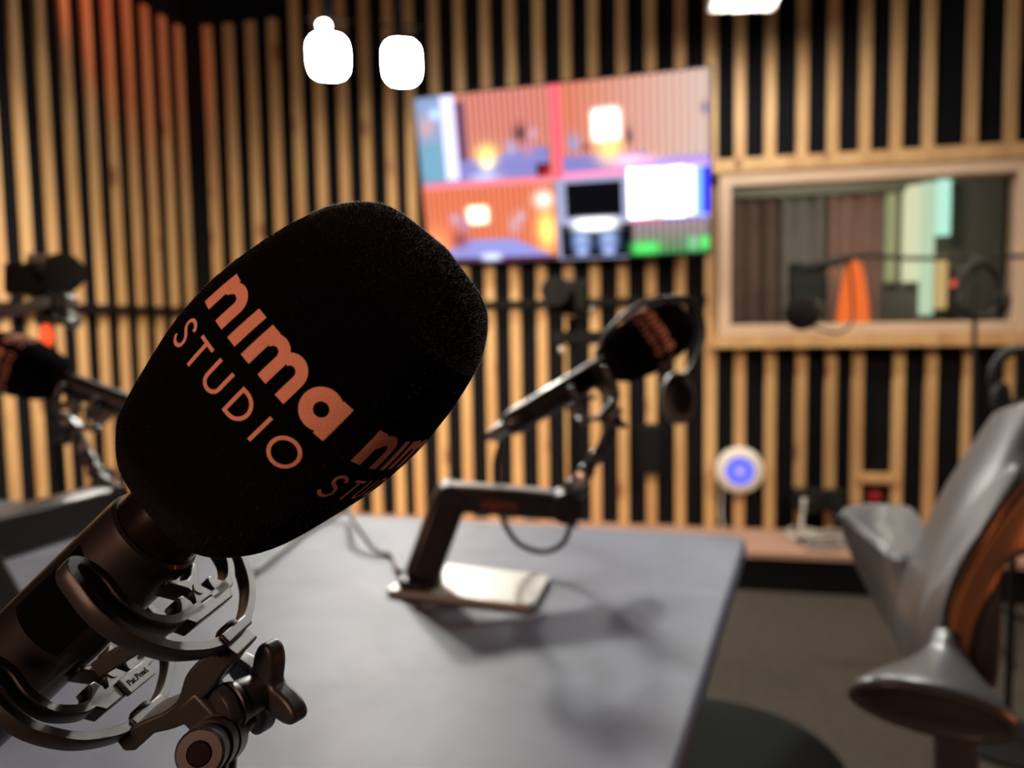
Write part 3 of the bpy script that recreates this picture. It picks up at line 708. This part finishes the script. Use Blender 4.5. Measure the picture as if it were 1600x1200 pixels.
    MB().lathe(bl(0), Db, [(0, .0062), (0, .0072), (.0010, .0080), (.007, .0080), (.0078, .0074), (.0088, .0074), (.0095, .0086), (.016, .0088), (.017, .0080), (.018, .0080), (.0185, .0090), (.028, .0092), (.030, .0080)], 56).build('swivel_barrel', M['nylon'], mo, local=True)
    MB().lathe(bl(-.4), Db, [(0, .0036), (.0005, .0043), (.0006, .0050), (.003, .0050)], 36).build('bolt_head', M['body'], mo, local=True)
    MB().lathe(al(-21.5), D, [(0, .0078), (.001, .0086), (.004, .0088), (.0046, .0080), (.0056, .0080), (.0062, .0086), (.0085, .0080)], 48).build('ring', M['nylon'], mo, local=True)
    MB().lathe(al(-15), D, [(0, .0070), (.002, .0076), (.007, .0072), (.012, .0066)], 48).build('knob_hub', M['nylon'], mo, local=True)
    tipv = cdir((18, -77, -24)); e1 = nrm(tipv-D*(tipv@D)); e2 = nrm(np.cross(D, e1)); pts = []
    for i in range(120):
        a = 2*math.pi*i/120; lob = (.5+.5*math.cos(4*a)); r = .0088+.0116*lob**1.15
        pts.append(KC+(e1*math.cos(a)+e2*math.sin(a))*r-D*.004)
    MB().prism(pts, D*.0075).build('star_knob', M['nylon'], mo, local=True, bevel=.0018, bseg=4, angle=60)
    dn = nrm(cp(352, 1300, .280)-cp(362, 1165, .272)); q = bl(16)
    for x_ in (10, 22): MB().bar(bl(x_), bl(x_)+dn*.032, .014, .0045, Db).build('yoke_plate', M['nylon'], mo, local=True, bevel=.0012)
    return mo, q+dn*.028
mount1, MFOOT = make_mount('shock mount under the nearest microphone with star knob')
mount2 = copy_tree(mount1); mount2.matrix_world = fmat(C2, fr2); mount2['label'] = 'shock mount under the blurred microphone across the table'
mount3 = copy_tree(mount1); mount3.matrix_world = fmat(C3, fr3); mount3['label'] = 'shock mount under the blurred microphone at the left frame edge'
def mfoot(C, fr): return np.array(fmat(C, fr) @ Vector(MFOOT))

# ================================================================== DESK ARMS
XY = ((1, 0, 0), (0, 1, 0), (0, 0, 1))
ASX = (M['arm'])
def desk_arm(label, plate_pts, post0, elbow, end, foot, words=False, ht=.036):
    base = sum(plate_pts)/4
    t = thing('desk_stand', (base[0], base[1], TZ), label, 'microphone stand', 'low desk arms carrying the microphones')
    out = []
    for i in range(4): out += rc(plate_pts[i-1], plate_pts[i], plate_pts[(i+1) % 4], .012, 5)
    pl = MB().prism(out, (0, 0, .009)); pl.build('base_plate', M['plate'], t, bevel=.002)
    MB().lathe(post0+np.array([0, 0, 0]), up, [(0, .030), (.010, .030), (.012, .026)]).build('swivel_collar', M['arm'], t)
    sv = nrm(np.cross(end-elbow, up))
    MB().bar(post0+up*.006, elbow, .046, .046, sv).build('lower_arm', M['arm'], t, bevel=.008)
    # upper arm: dark beam, its lit top face put in as a paler strip
    d = nrm(end-elbow); uu = np.cross(sv, d); uu = uu if uu[2] > 0 else -uu
    MB().bar(elbow-d*.018-uu*(ht-.036)*.5, end-uu*(ht-.036)*.5, .040, ht, up).build('upper_arm', M['arm'], t, bevel=.007)
    MB().bar(elbow-d*.012+uu*.0185, end-d*.02+uu*.0185, .030, .004, up).build('lit_top_strip', M['armtop'], t, bevel=.0018)
    MB().cyl(elbow-sv*.024, elbow+sv*.024, .021, 32).build('elbow_joint', M['arm'], t, bevel=.002)
    MB().cyl(end-sv*.022, end+sv*.022, .022, 32).build('end_joint', M['arm'], t, bevel=.002)
    # riser of ball joints
    v = foot-end; L = np.linalg.norm(v); dd = v/L
    mb = MB(); mb.tube([end, end+dd*L*.3, foot], [.012, .010, .007], 20); mb.build('riser', M['arm'], t)
    for k_, r in ((.28, .016), (.55, .012), (.78, .011)):
        MB().ball(end+v*k_, r).build('ball_joint', M['nylon'], t)
    kn = nrm(np.cross(dd, up)); kk = end+v*.45
    MB().lathe(kk, kn, [(0, .006), (.012, .006), (.013, .011), (.021, .011), (.022, .008)], 20).build('tension_knob', M['chrome'], t)
    if words:
        # faint orange maker's word on the side of the beam, drawn as small bars (blurred in the photograph)
        tc_ = bpy.data.curves.new('arm_logo', 'FONT'); tc_.body = 'elgato'; tc_.size = .020; tc_.extrude = .0003; tc_.align_x = 'CENTER'; tc_.align_y = 'CENTER'
        to = bpy.data.objects.new('tmp_text', tc_); COL.objects.link(to); dg = bpy.context.evaluated_depsgraph_get()
        me = bpy.data.meshes.new_from_object(to.evaluated_get(dg)); bpy.data.objects.remove(to); me.materials.append(mat('logo_orange', (.35, .07, .04), .6))
        tx = bpy.data.objects.new('maker_word', me); COL.objects.link(tx)
        s2 = sv if sv@(CAMP-elbow) > 0 else -sv
        o = elbow*.58+end*.42+s2*.0208; X_ = np.array(d); Y_ = np.cross(s2, X_)
        if X_@r_ < 0: X_ = -X_; Y_ = np.cross(s2, X_)
        mw = Matrix(((X_[0], Y_[0], s2[0], o[0]), (X_[1], Y_[1], s2[1], o[1]), (X_[2], Y_[2], s2[2], o[2]), (0, 0, 0, 1)))
        tx.parent = t; tx.matrix_local = t.matrix_world.inverted() @ mw
    return t
PZ = TZ
pp = [onz(600, 931, PZ), onz(834, 957, PZ), onz(860, 908, PZ), onz(683, 888, PZ)]
post = onz(657, 912, TZ+.009)
desk_arm('desk arm on a silver plate, standing across the table', pp, post, pt(703, 777, 1.045), pt(882, 790, 1.06), mfoot(C2, fr2), True)
# near arm: plate and post are below the picture, riser rises to the near mount
f1 = mfoot(C1, (a1, t1, n1))
def rect(c, ang, hw, hd):
    x = np.array([math.cos(ang), math.sin(ang), 0])*hw; y = np.array([-math.sin(ang), math.cos(ang), 0])*hd; return [c-x-y, c+x-y, c+x+y, c-x+y]
b1 = np.array([f1[0]+.02, f1[1]+.02, TZ])
desk_arm('desk arm below the nearest microphone mount, mostly under the frame', rect(b1, .3, .07, .06), b1+np.array([-.03, 0, .009]), b1+np.array([.05, .0, .085]), b1+np.array([-.02, -.015, .11]), f1)
# left arm: beam comes in from the left edge
en3 = pt(168, 780, 1.10); el3 = pt(-70, 842, .86)
pb = np.array([el3[0]+.02, el3[1]+.04, TZ])
desk_arm('desk arm entering from the left edge with a bright upper face', rect(pb, .2, .1, .07), pb+up*.009, el3, en3, mfoot(C3, fr3), ht=.056)

# ================================================================== CABLES
def cable(name, pts, r, m, label, n=10):
    return tag(MB().tube(smoothpath(pts, n), r, 10).build(name, m), label, 'cable')
m2tail = np.array(fmat(C2, fr2) @ Vector((-.262, 0, 0)))
def P2(x, y, d=1.08): return pt(x, y, d)
cable('microphone_cable', [m2tail, P2(782, 690), P2(774, 725), P2(778, 780), P2(792, 825), P2(815, 852, 1.09), P2(850, 862, 1.09), P2(880, 848, 1.08), P2(892, 815, 1.07), P2(890, 800, 1.06)], .0042, M['dcable'], 'dark cable hanging in a loop from the microphone across the table')
tcz = TZ+.005
cable('table_cable', [onz(400, 893, tcz), onz(440, 862, tcz), onz(480, 830, tcz), onz(515, 812, tcz), onz(545, 812, tcz)+up*.02, onz(552, 838, tcz)+up*.03, onz(585, 862, tcz)+up*.004, onz(612, 868, tcz), onz(622, 890, tcz), onz(640, 905, tcz)+up*.008], .0042, M['cable'], 'light grey cable curving on the table behind the nearest microphone')

# headphones hung over the far microphone
hp = thing('headphones', pt(1055, 600, 1.2), 'grey headphones hanging over the microphone across the table', 'headphones')
Pb = [pt(936, 548, 1.03), pt(947, 522, 1.03), pt(970, 497, 1.03), pt(1000, 478, 1.03), pt(1036, 466, 1.04), pt(1072, 466, 1.08), pt(1094, 486, 1.14), pt(1100, 525, 1.17), pt(1085, 565, 1.2), pt(1066, 590, 1.2)]
MB().strip(smoothpath(Pb, 6), nrm(CAMP-pt(1000, 500, 1.15)), .006, .018).build('headband', M['gear'], hp)
MB().strip(smoothpath([p for p in Pb[2:5]], 6), nrm(CAMP-pt(1000, 500, 1.15)), .010, .016).build('band_highlight', M['plate'], hp)  # pale strip standing in for the highlight on the headband
cN = nrm(np.array([.25, -1, .1])); cc = pt(1054, 622, 1.2)
rtv = nrm(np.cross(cN, up))
def oval(c, w_, h_, n=32): return [c+rtv*w_*math.cos(2*math.pi*i/n)+np.cross(rtv, cN)*h_*math.sin(2*math.pi*i/n) for i in range(n)]
MB().prism(oval(cc, .027, .041), cN*.022).build('ear_cup', M['cup'], hp, bevel=.006)
MB().prism(oval(cc+cN*.022, .017, .026), cN*.008).build('ear_cushion', M['gear'], hp, bevel=.004)
cc2 = pt(944, 562, 1.16)
MB().prism(oval(cc2, .018, .03), cN*.02).build('ear_cup', M['gear'], hp, bevel=.006)

# ================================================================== LEFT VIDEO CAMERA
cx = pt(78, 455, 1.45)
vc = thing('video_camera', cx, 'blurred black video camera above the left microphone', 'camera')
MB().box(pt(62, 440, 1.48), (r_, f_, d_), (.040, .05, .030)).build('camera_body', M['gear'], vc, bevel=.008)
lensd = nrm(r_*.75+np.array([0, -.6, 0])); MB().lathe(pt(82, 428, 1.44), lensd, [(-.02, .028), (.03, .030), (.034, .036), (.055, .036), (.055, .029)], 32).build('lens', M['gear'], vc)
MB().bar(pt(45, 404, 1.45), pt(92, 407, 1.45), .022, .018).build('top_handle', M['armtop'], vc, bevel=.005)
MB().box(pt(85, 472, 1.45), (r_, f_, d_), (.035, .02, .012)).build('tripod_head', M['nylon'], vc, bevel=.004)
MB().cyl(pt(95, 485, 1.45), pt(118, 505, 1.42), .012, 20).build('tilt_lever', M['chrome'], vc)
l5 = pt(75, 515, 1.36); MB().cyl(pt(75, 475, 1.45), (cx[0], cx[1], TZ), .010, 16).build('stand_pole', M['gear'], vc)
MB().lathe((cx[0], cx[1], TZ), up, [(0, .06), (.008, .06), (.014, .012)]).build('stand_base', M['gear'], vc)
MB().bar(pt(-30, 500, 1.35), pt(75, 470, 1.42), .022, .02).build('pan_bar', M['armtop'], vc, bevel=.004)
MB().ball(pt(73, 525, 1.40), .016, (.7, .7, 1.4)).build('tally_light', emis('tally_red', (1, .10, .03), 1.4), vc)
MB().bar(pt(60, 500, 1.40), pt(112, 503, 1.40), .03, .014).build('mount_plate', M['nylon'], vc, bevel=.004)

# second camera on a floor stand behind the table
D2 = 1.9; sc2 = pt(892, 500, D2)
vc2 = thing('camera_stand', (sc2[0], sc2[1], 0), 'dark camera on a floor stand behind the far microphone arm', 'camera')
MB().box(pt(885, 466, D2), (r_, f_, d_), (.050, .05, .040)).build('camera_body', M['gear2'], vc2, bevel=.008)
MB().lathe(pt(878, 456, D2-.05), (-.35, -1, 0), [(0, .030), (.04, .030), (.044, .035), (.06, .035)], 28).build('lens', M['gear2'], vc2)
MB().cyl(pt(893, 495, D2), (sc2[0], sc2[1], .02), .011, 16).build('stand_pole', M['gear2'], vc2)
MB().box(pt(903, 528, D2), (r_, f_, d_), (.055, .02, .016)).build('tilt_head', M['gear2'], vc2, bevel=.004)
for k_ in range(3):
    a = k_*2.094+.9; MB().cyl((sc2[0], sc2[1], .14), (sc2[0]+.22*math.cos(a), sc2[1]+.22*math.sin(a), .009), .008, 10).build('leg', M['gear2'], vc2)
for q in ((878, 547), (926, 483), (852, 470)): MB().ball(pt(q[0], q[1], D2-.06), .008).build('highlight_dot', M['chrome'], vc2)  # shiny balls standing in for small highlights on the dark camera

# black wall box hanging among the battens
l0, z0 = onwall(1018, 700, .03)
tag(MB().box(WP(l0, z0, .045), (e, nb, up), (.048, .04, .11)).build('wall_speaker', M['gear2'], bevel=.012), 'small black speaker box on the battens below the far microphone', 'speaker')

# ================================================================== RIGHT SIDE: mic stand with boom and hung headphones, in front of the window
D3 = 2.6
sp = pt(1527, 640, D3)
ms = thing('boom_stand', (sp[0], sp[1], 0), 'thin black boom stand crossing in front of the right window', 'microphone stand')
MB().cyl((sp[0], sp[1], .03), pt(1524, 405, D3), .008, 14).build('pole', M['gear'], ms)
MB().tube(smoothpath([pt(1262, 416, 2.55), pt(1335, 400, 2.55), pt(1440, 404, D3), pt(1620, 400, D3)], 6), .0075, 12).build('boom', M['gear'], ms)
MB().tube([pt(1258, 418, 2.55), pt(1330, 403, 2.55)], [.017, .014], 14).build('boom_microphone', M['gear'], ms)
MB().ball(pt(1525, 404, D3), .022).build('boom_clamp', M['gear'], ms)
for k_ in range(3):
    a = k_*2.094+.4; MB().cyl((sp[0], sp[1], .12), (sp[0]+.28*math.cos(a), sp[1]+.28*math.sin(a), .008), .008, 10).build('leg', M['gear'], ms)
ho = pt(1530, 452, D3-.03)
hh = thing('headphones', ho, 'black headphones hung as a ring on the boom stand pole', 'headphones')
ring = [ho+r_*.072*math.cos(a)-d_*.092*math.sin(a) for a in np.linspace(0, 2*math.pi, 33)[:-1]]
MB().tube(ring, .015, 12, closed=True).build('headband', M['gear'], hh)
for sg in (-1, 1): MB().prism([ho+r_*(sg*.070+.018*math.cos(a))-d_*(-.045+.036*math.sin(a)) for a in np.linspace(0, 2*math.pi, 25)[:-1]], -f_*.035).build('ear_cup', M['gear'], hh, bevel=.006)
ld = MB().ball(pt(1490, 443, D3-.03), .013); ld.build('red_lamp', emis('red_led', (1, .16, .08), .7), hh)
# round pop filter in front of the sill
pc = pt(1254, 489, 2.5)
pf = thing('pop_filter', pc, 'small black round pop filter at the lower left of the window', 'pop filter')
MB().lathe(pc, nrm(CAMP-pc), [(-.012, .05), (-.008, .057), (.008, .057), (.012, .05)], 40).build('filter_disc', M['gear'], pf)
MB().tube(smoothpath([pc+np.array([.03, 0, -.04]), pt(1282, 515, 2.52), pt(1312, 519, 2.55), pt(1332, 500, 2.57), pt(1330, 440, 2.56), pt(1325, 405, 2.55)], 8), .0045, 10).build('gooseneck', M['gear'], pf)
# another pair at the right edge
h3 = pt(1592, 590, 1.9); hb = thing('headphones', h3, 'black headphones at the right frame edge under the sill', 'headphones')
MB().tube([h3+r_*.062*math.cos(a)-d_*.070*math.sin(a) for a in np.linspace(0, 2*math.pi, 33)[:-1]], .014, 12, closed=True).build('headband', M['gear'], hb)
MB().prism([h3+r_*(-.055+.02*math.cos(a))-d_*(-.05+.04*math.sin(a)) for a in np.linspace(0, 2*math.pi, 25)[:-1]], -f_*.03).build('ear_cup', M['gear'], hb, bevel=.006)
MB().cyl(h3+r_*.0+up*.068, (h3[0]+.0, h3[1]+.0, .02), .009, 12).build('stand_pole', M['gear'], hb)
MB().lathe((h3[0], h3[1], 0), up, [(0, .13), (.012, .13), (.02, .015)]).build('stand_base', M['gear'], hb)

# ================================================================== things on the platform and the back wall
l0, z0 = onwall(1155, 734, .02); c = WP(l0, z0, .012)
sd = thing('round_lamp', c, 'round white disc with a glowing blue ring on the battens', 'lamp')
MB().lathe(c, -nb, [(-.012, .085), (0, .100), (.018, .104), (.034, .098), (.042, .085), (.043, .062)], 48).build('disc', M['white'], sd)
MB().lathe(WP(l0, z0, .0545), -nb, [(0, .063), (.002, .061)], 40).build('blue_light', emis('blue_glow', (.16, .18, 1.0), 1.15), sd)
MB().lathe(WP(l0, z0, .057), -nb, [(0, .014), (.003, .012)], 24).build('centre_button', M['white'], sd)
MB().tube([WP(l0-.07, z0-.07, -.01), WP(l0-.075, z0-.2, 0), WP(l0-.07, LEDGE+.01, .02)], .004, 8).build('power_cable', M['wcable'], sd)
l0, z0 = onwall(1268, 783, .06); l1, _ = onwall(1312, 783, .06)
ps = thing('power_block', WP((l0+l1)/2, z0, .02), 'black power block between the cut battens above the platform', 'power block')
MB().box(WP((l0+l1)/2-.02, z0, .02), (e, nb, up), ((l1-l0)/2+.05, .03, .045)).build('casing', M['gear'], ps, bevel=.006)
for dx in (-.06, .04): MB().box(WP((l0+l1)/2+dx, z0-.02, .06), (e, nb, up), (.022, .022, .03)).build('plug', M['gear'], ps, bevel=.005)
MB().tube([WP(l0-.035, z0-.05, .05), WP(l0-.05, z0-.12, .1), WP(l0-.04, LEDGE+.02, .1)], .006, 8).build('plug_lead', M['wcable'], ps)
MB().box(WP(l0-.02, z0-.02, .05), (e, nb, up), (.02, .02, .03)).build('white_adapter', M['white'], ps, bevel=.005)
l0, z0 = onwall(1368, 777, .0); tag(MB().box(WP(l0, z0, -.02), (e, nb, up), (.026, .02, .022)).build('socket_box', M['red'], bevel=.004), 'small dark red box between two battens beneath the wooden crosspiece', 'socket')
rg = random.Random(11)
for i, (x0, x1, mm, lb) in enumerate(((1225, 1330, M['wcable'], 'pale cable heaped on the platform, rearmost'), (1235, 1345, M['dcable'], 'black cable coiled on the platform under the power block'), (1245, 1322, M['cable'], 'grey cable nearest the platform front edge'))):
    pts = []
    for k_ in range(11):
        q = onwall((x0+x1)/2+(x1-x0)/2*math.sin(k_*1.3+i), 830)[0]; pts.append(WP(q, LEDGE+.008+.012*(k_ % 2), .06+.08*i+.07*math.sin(k_*1.7+i*2)))
    cable('floor_cable', pts, .0055, mm, lb)

# ================================================================== STOOL
st_c = np.array([.288, 1.10, 0]); s_ = thing('stool', st_c, 'black round stool seat tucked beside the table corner', 'stool')
MB().lathe(st_c+up*.39, up, [(0, .17), (.006, .186), (.03, .195), (.05, .190), (.060, .170), (.063, .10), (.0635, 0.001)], 64).build('seat', M['stool'], s_)
MB().cyl(st_c+up*.03, st_c+up*.39, .025, 24).build('column', M['gear'], s_)
MB().lathe(st_c, up, [(0, .11), (.012, .11), (.03, .03)], 48).build('base', M['gear'], s_)

# ================================================================== SCULPTED CHAIR
base = pt(1495, 1300, .98)
ch = thing('sculpted_chair', (base[0], base[1], 0), 'sculpted grey plastic studio chair with flared arms at the right edge', 'chair')
def rows(R): return [[pt(*q) for q in r] for r in R]
sh = MB().loft(rows([
    [(1556, 652, 1.12), (1575, 641, 1.07), (1600, 635, 1.03), (1632, 632, 1.0), (1670, 640, 1.0)],
    [(1518, 708, 1.12), (1545, 700, 1.05), (1578, 695, 1.0), (1614, 692, .98), (1655, 695, .98)],
    [(1480, 768, 1.11), (1510, 762, 1.03), (1545, 755, .985), (1582, 750, .955), (1614, 742, .95)],
    [(1448, 835, 1.09), (1474, 836, 1.01), (1504, 832, .965), (1534, 822, .935), (1561, 803, .93)],
    [(1420, 905, 1.06), (1440, 910, .98), (1465, 908, .94), (1490, 898, .915), (1511, 876, .905)],
    [(1408, 965, 1.03), (1425, 975, .96), (1445, 975, .925), (1466, 962, .895), (1485, 938, .885)],
    [(1422, 1040, .99), (1434, 1042, .94), (1448, 1036, .905), (1462, 1022, .88), (1478, 998, .865)]]))
sho = sh.build('back_shell', M['chair'], ch, solid=.012, angle=180)
# raised oval pad on the shell
G = sh.grid; nj, ni = len(G), len(G[0])
def shp(u, v):
    x = min(max(u, 0), .9999)*(nj-1); y = min(max(v, 0), .9999)*(ni-1); i, j = int(y), int(x); fx, fy = x-j, y-i
    return (G[j][i]*(1-fx)+G[j+1][i]*fx)*(1-fy)+(G[j][i+1]*(1-fx)+G[j+1][i+1]*fx)*fy
vs = []; NR, NA = 8, 40
for i in range(NR+1):
    for k_ in range(NA):
        a = 2*math.pi*k_/NA; rr = i/NR; u = .60+.27*rr*math.cos(a)-.06*rr*math.sin(a); v = .60+.335*rr*math.sin(a)
        p = shp(u, v); lift = .0065+.004*min(1, (1-rr)*5); vs.append(p+nrm(CAMP-p)*lift)
MB().add(vs, [(i*NA+k_, i*NA+(k_+1) % NA, (i+1)*NA+(k_+1) % NA, (i+1)*NA+k_) for i in range(NR) for k_ in range(NA)]).build('back_pad', M['chair2'], ch, solid=.004, angle=180)
# far wing: light upper dish and dark flank
rim = [(1312, 803, 1.26), (1335, 820, 1.23), (1360, 840, 1.19), (1384, 860, 1.15), (1402, 872, 1.11), (1436, 868, 1.09)]
sh = MB().loft(rows([[(1318, 797, 1.30), (1345, 791, 1.34), (1385, 791, 1.36), (1420, 795, 1.32), (1438, 812, 1.24), (1446, 850, 1.13)],
    [(1316, 801, 1.28), (1340, 806, 1.29), (1372, 815, 1.29), (1404, 828, 1.24), (1422, 843, 1.18), (1442, 860, 1.11)], rim]))
sh.build('arm_dish', M['chair'], ch, solid=.008, angle=180)
sh = MB().loft(rows([rim,
    [(1326, 850, 1.25), (1345, 868, 1.21), (1368, 886, 1.17), (1390, 902, 1.13), (1408, 912, 1.09), (1438, 905, 1.06)],
    [(1358, 918, 1.21), (1372, 930, 1.17), (1388, 942, 1.13), (1402, 950, 1.09), (1416, 955, 1.05), (1436, 950, 1.01)],
    [(1396, 985, 1.12), (1402, 992, 1.09), (1410, 998, 1.06), (1417, 1000, 1.03), (1426, 1002, 1.0), (1440, 1000, .97)],
    [(1424, 1044, 1.02), (1428, 1046, 1.0), (1432, 1047, .98), (1437, 1046, .96), (1442, 1044, .94), (1450, 1040, .92)]]))
sh.build('arm_flank', M['chair'], ch, solid=.008, angle=180)
# inner right face of the back
sh = MB().loft(rows([
    [(1612, 748, .975), (1640, 760, 1.02), (1680, 780, 1.05)],
    [(1562, 810, .955), (1590, 830, 1.01), (1625, 850, 1.04)],
    [(1512, 884, .93), (1545, 895, .99), (1566, 880, 1.02)],
    [(1485, 945, .905), (1528, 965, .985), (1564, 945, .99)],
    [(1478, 1000, .885), (1520, 1030, .95), (1560, 1015, .95)],
    [(1492, 1045, .86), (1526, 1065, .90), (1557, 1070, .90)]]))
sh.build('inner_shell', M['chair'], ch, solid=.008, angle=180)
# near flared arm
vs = []; NA = 48
prof = [((1478, 990, .87), 17, .35), ((1478, 1012, .86), 22, .38), ((1476, 1034, .845), 38, .40), ((1470, 1056, .825), 64, .40), ((1464, 1078, .80), 96, .40), ((1459, 1100, .772), 122, .40), ((1457, 1116, .755), 130, .40)]
for c_, a_, b_ in prof:
    cc_ = pt(*c_); k = c_[2]/F; ax = (r_*math.cos(.29)+d_*math.sin(.29)); ay = nrm(-d_*.62-f_*.78)
    for j in range(NA):
        a = 2*math.pi*j/NA; vs.append(cc_+ax*a_*k*math.cos(a)+ay*a_*k*.62*math.sin(a))
MB().add(vs, [(i*NA+j, i*NA+(j+1) % NA, (i+1)*NA+(j+1) % NA, (i+1)*NA+j) for i in range(len(prof)-1) for j in range(NA)]).build('flared_arm', M['chair'], ch, solid=.006, angle=180)
MB().tube([pt(1488, 1085, .86), pt(1493, 1180, .90), pt(1495, 1300, .98), (base[0], base[1], .12)], [.020, .024, .026, .026], 24).build('column', M['chair'], ch)
for k_ in range(5):
    a = k_*2*math.pi/5; MB().bar((base[0], base[1], .10), (base[0]+.17*math.cos(a), base[1]+.17*math.sin(a), .06), .04, .03).build('leg', M['gear'], ch, bevel=.006)
    MB().ball((base[0]+.17*math.cos(a), base[1]+.17*math.sin(a), .028), .028).build('caster', M['gear'], ch)
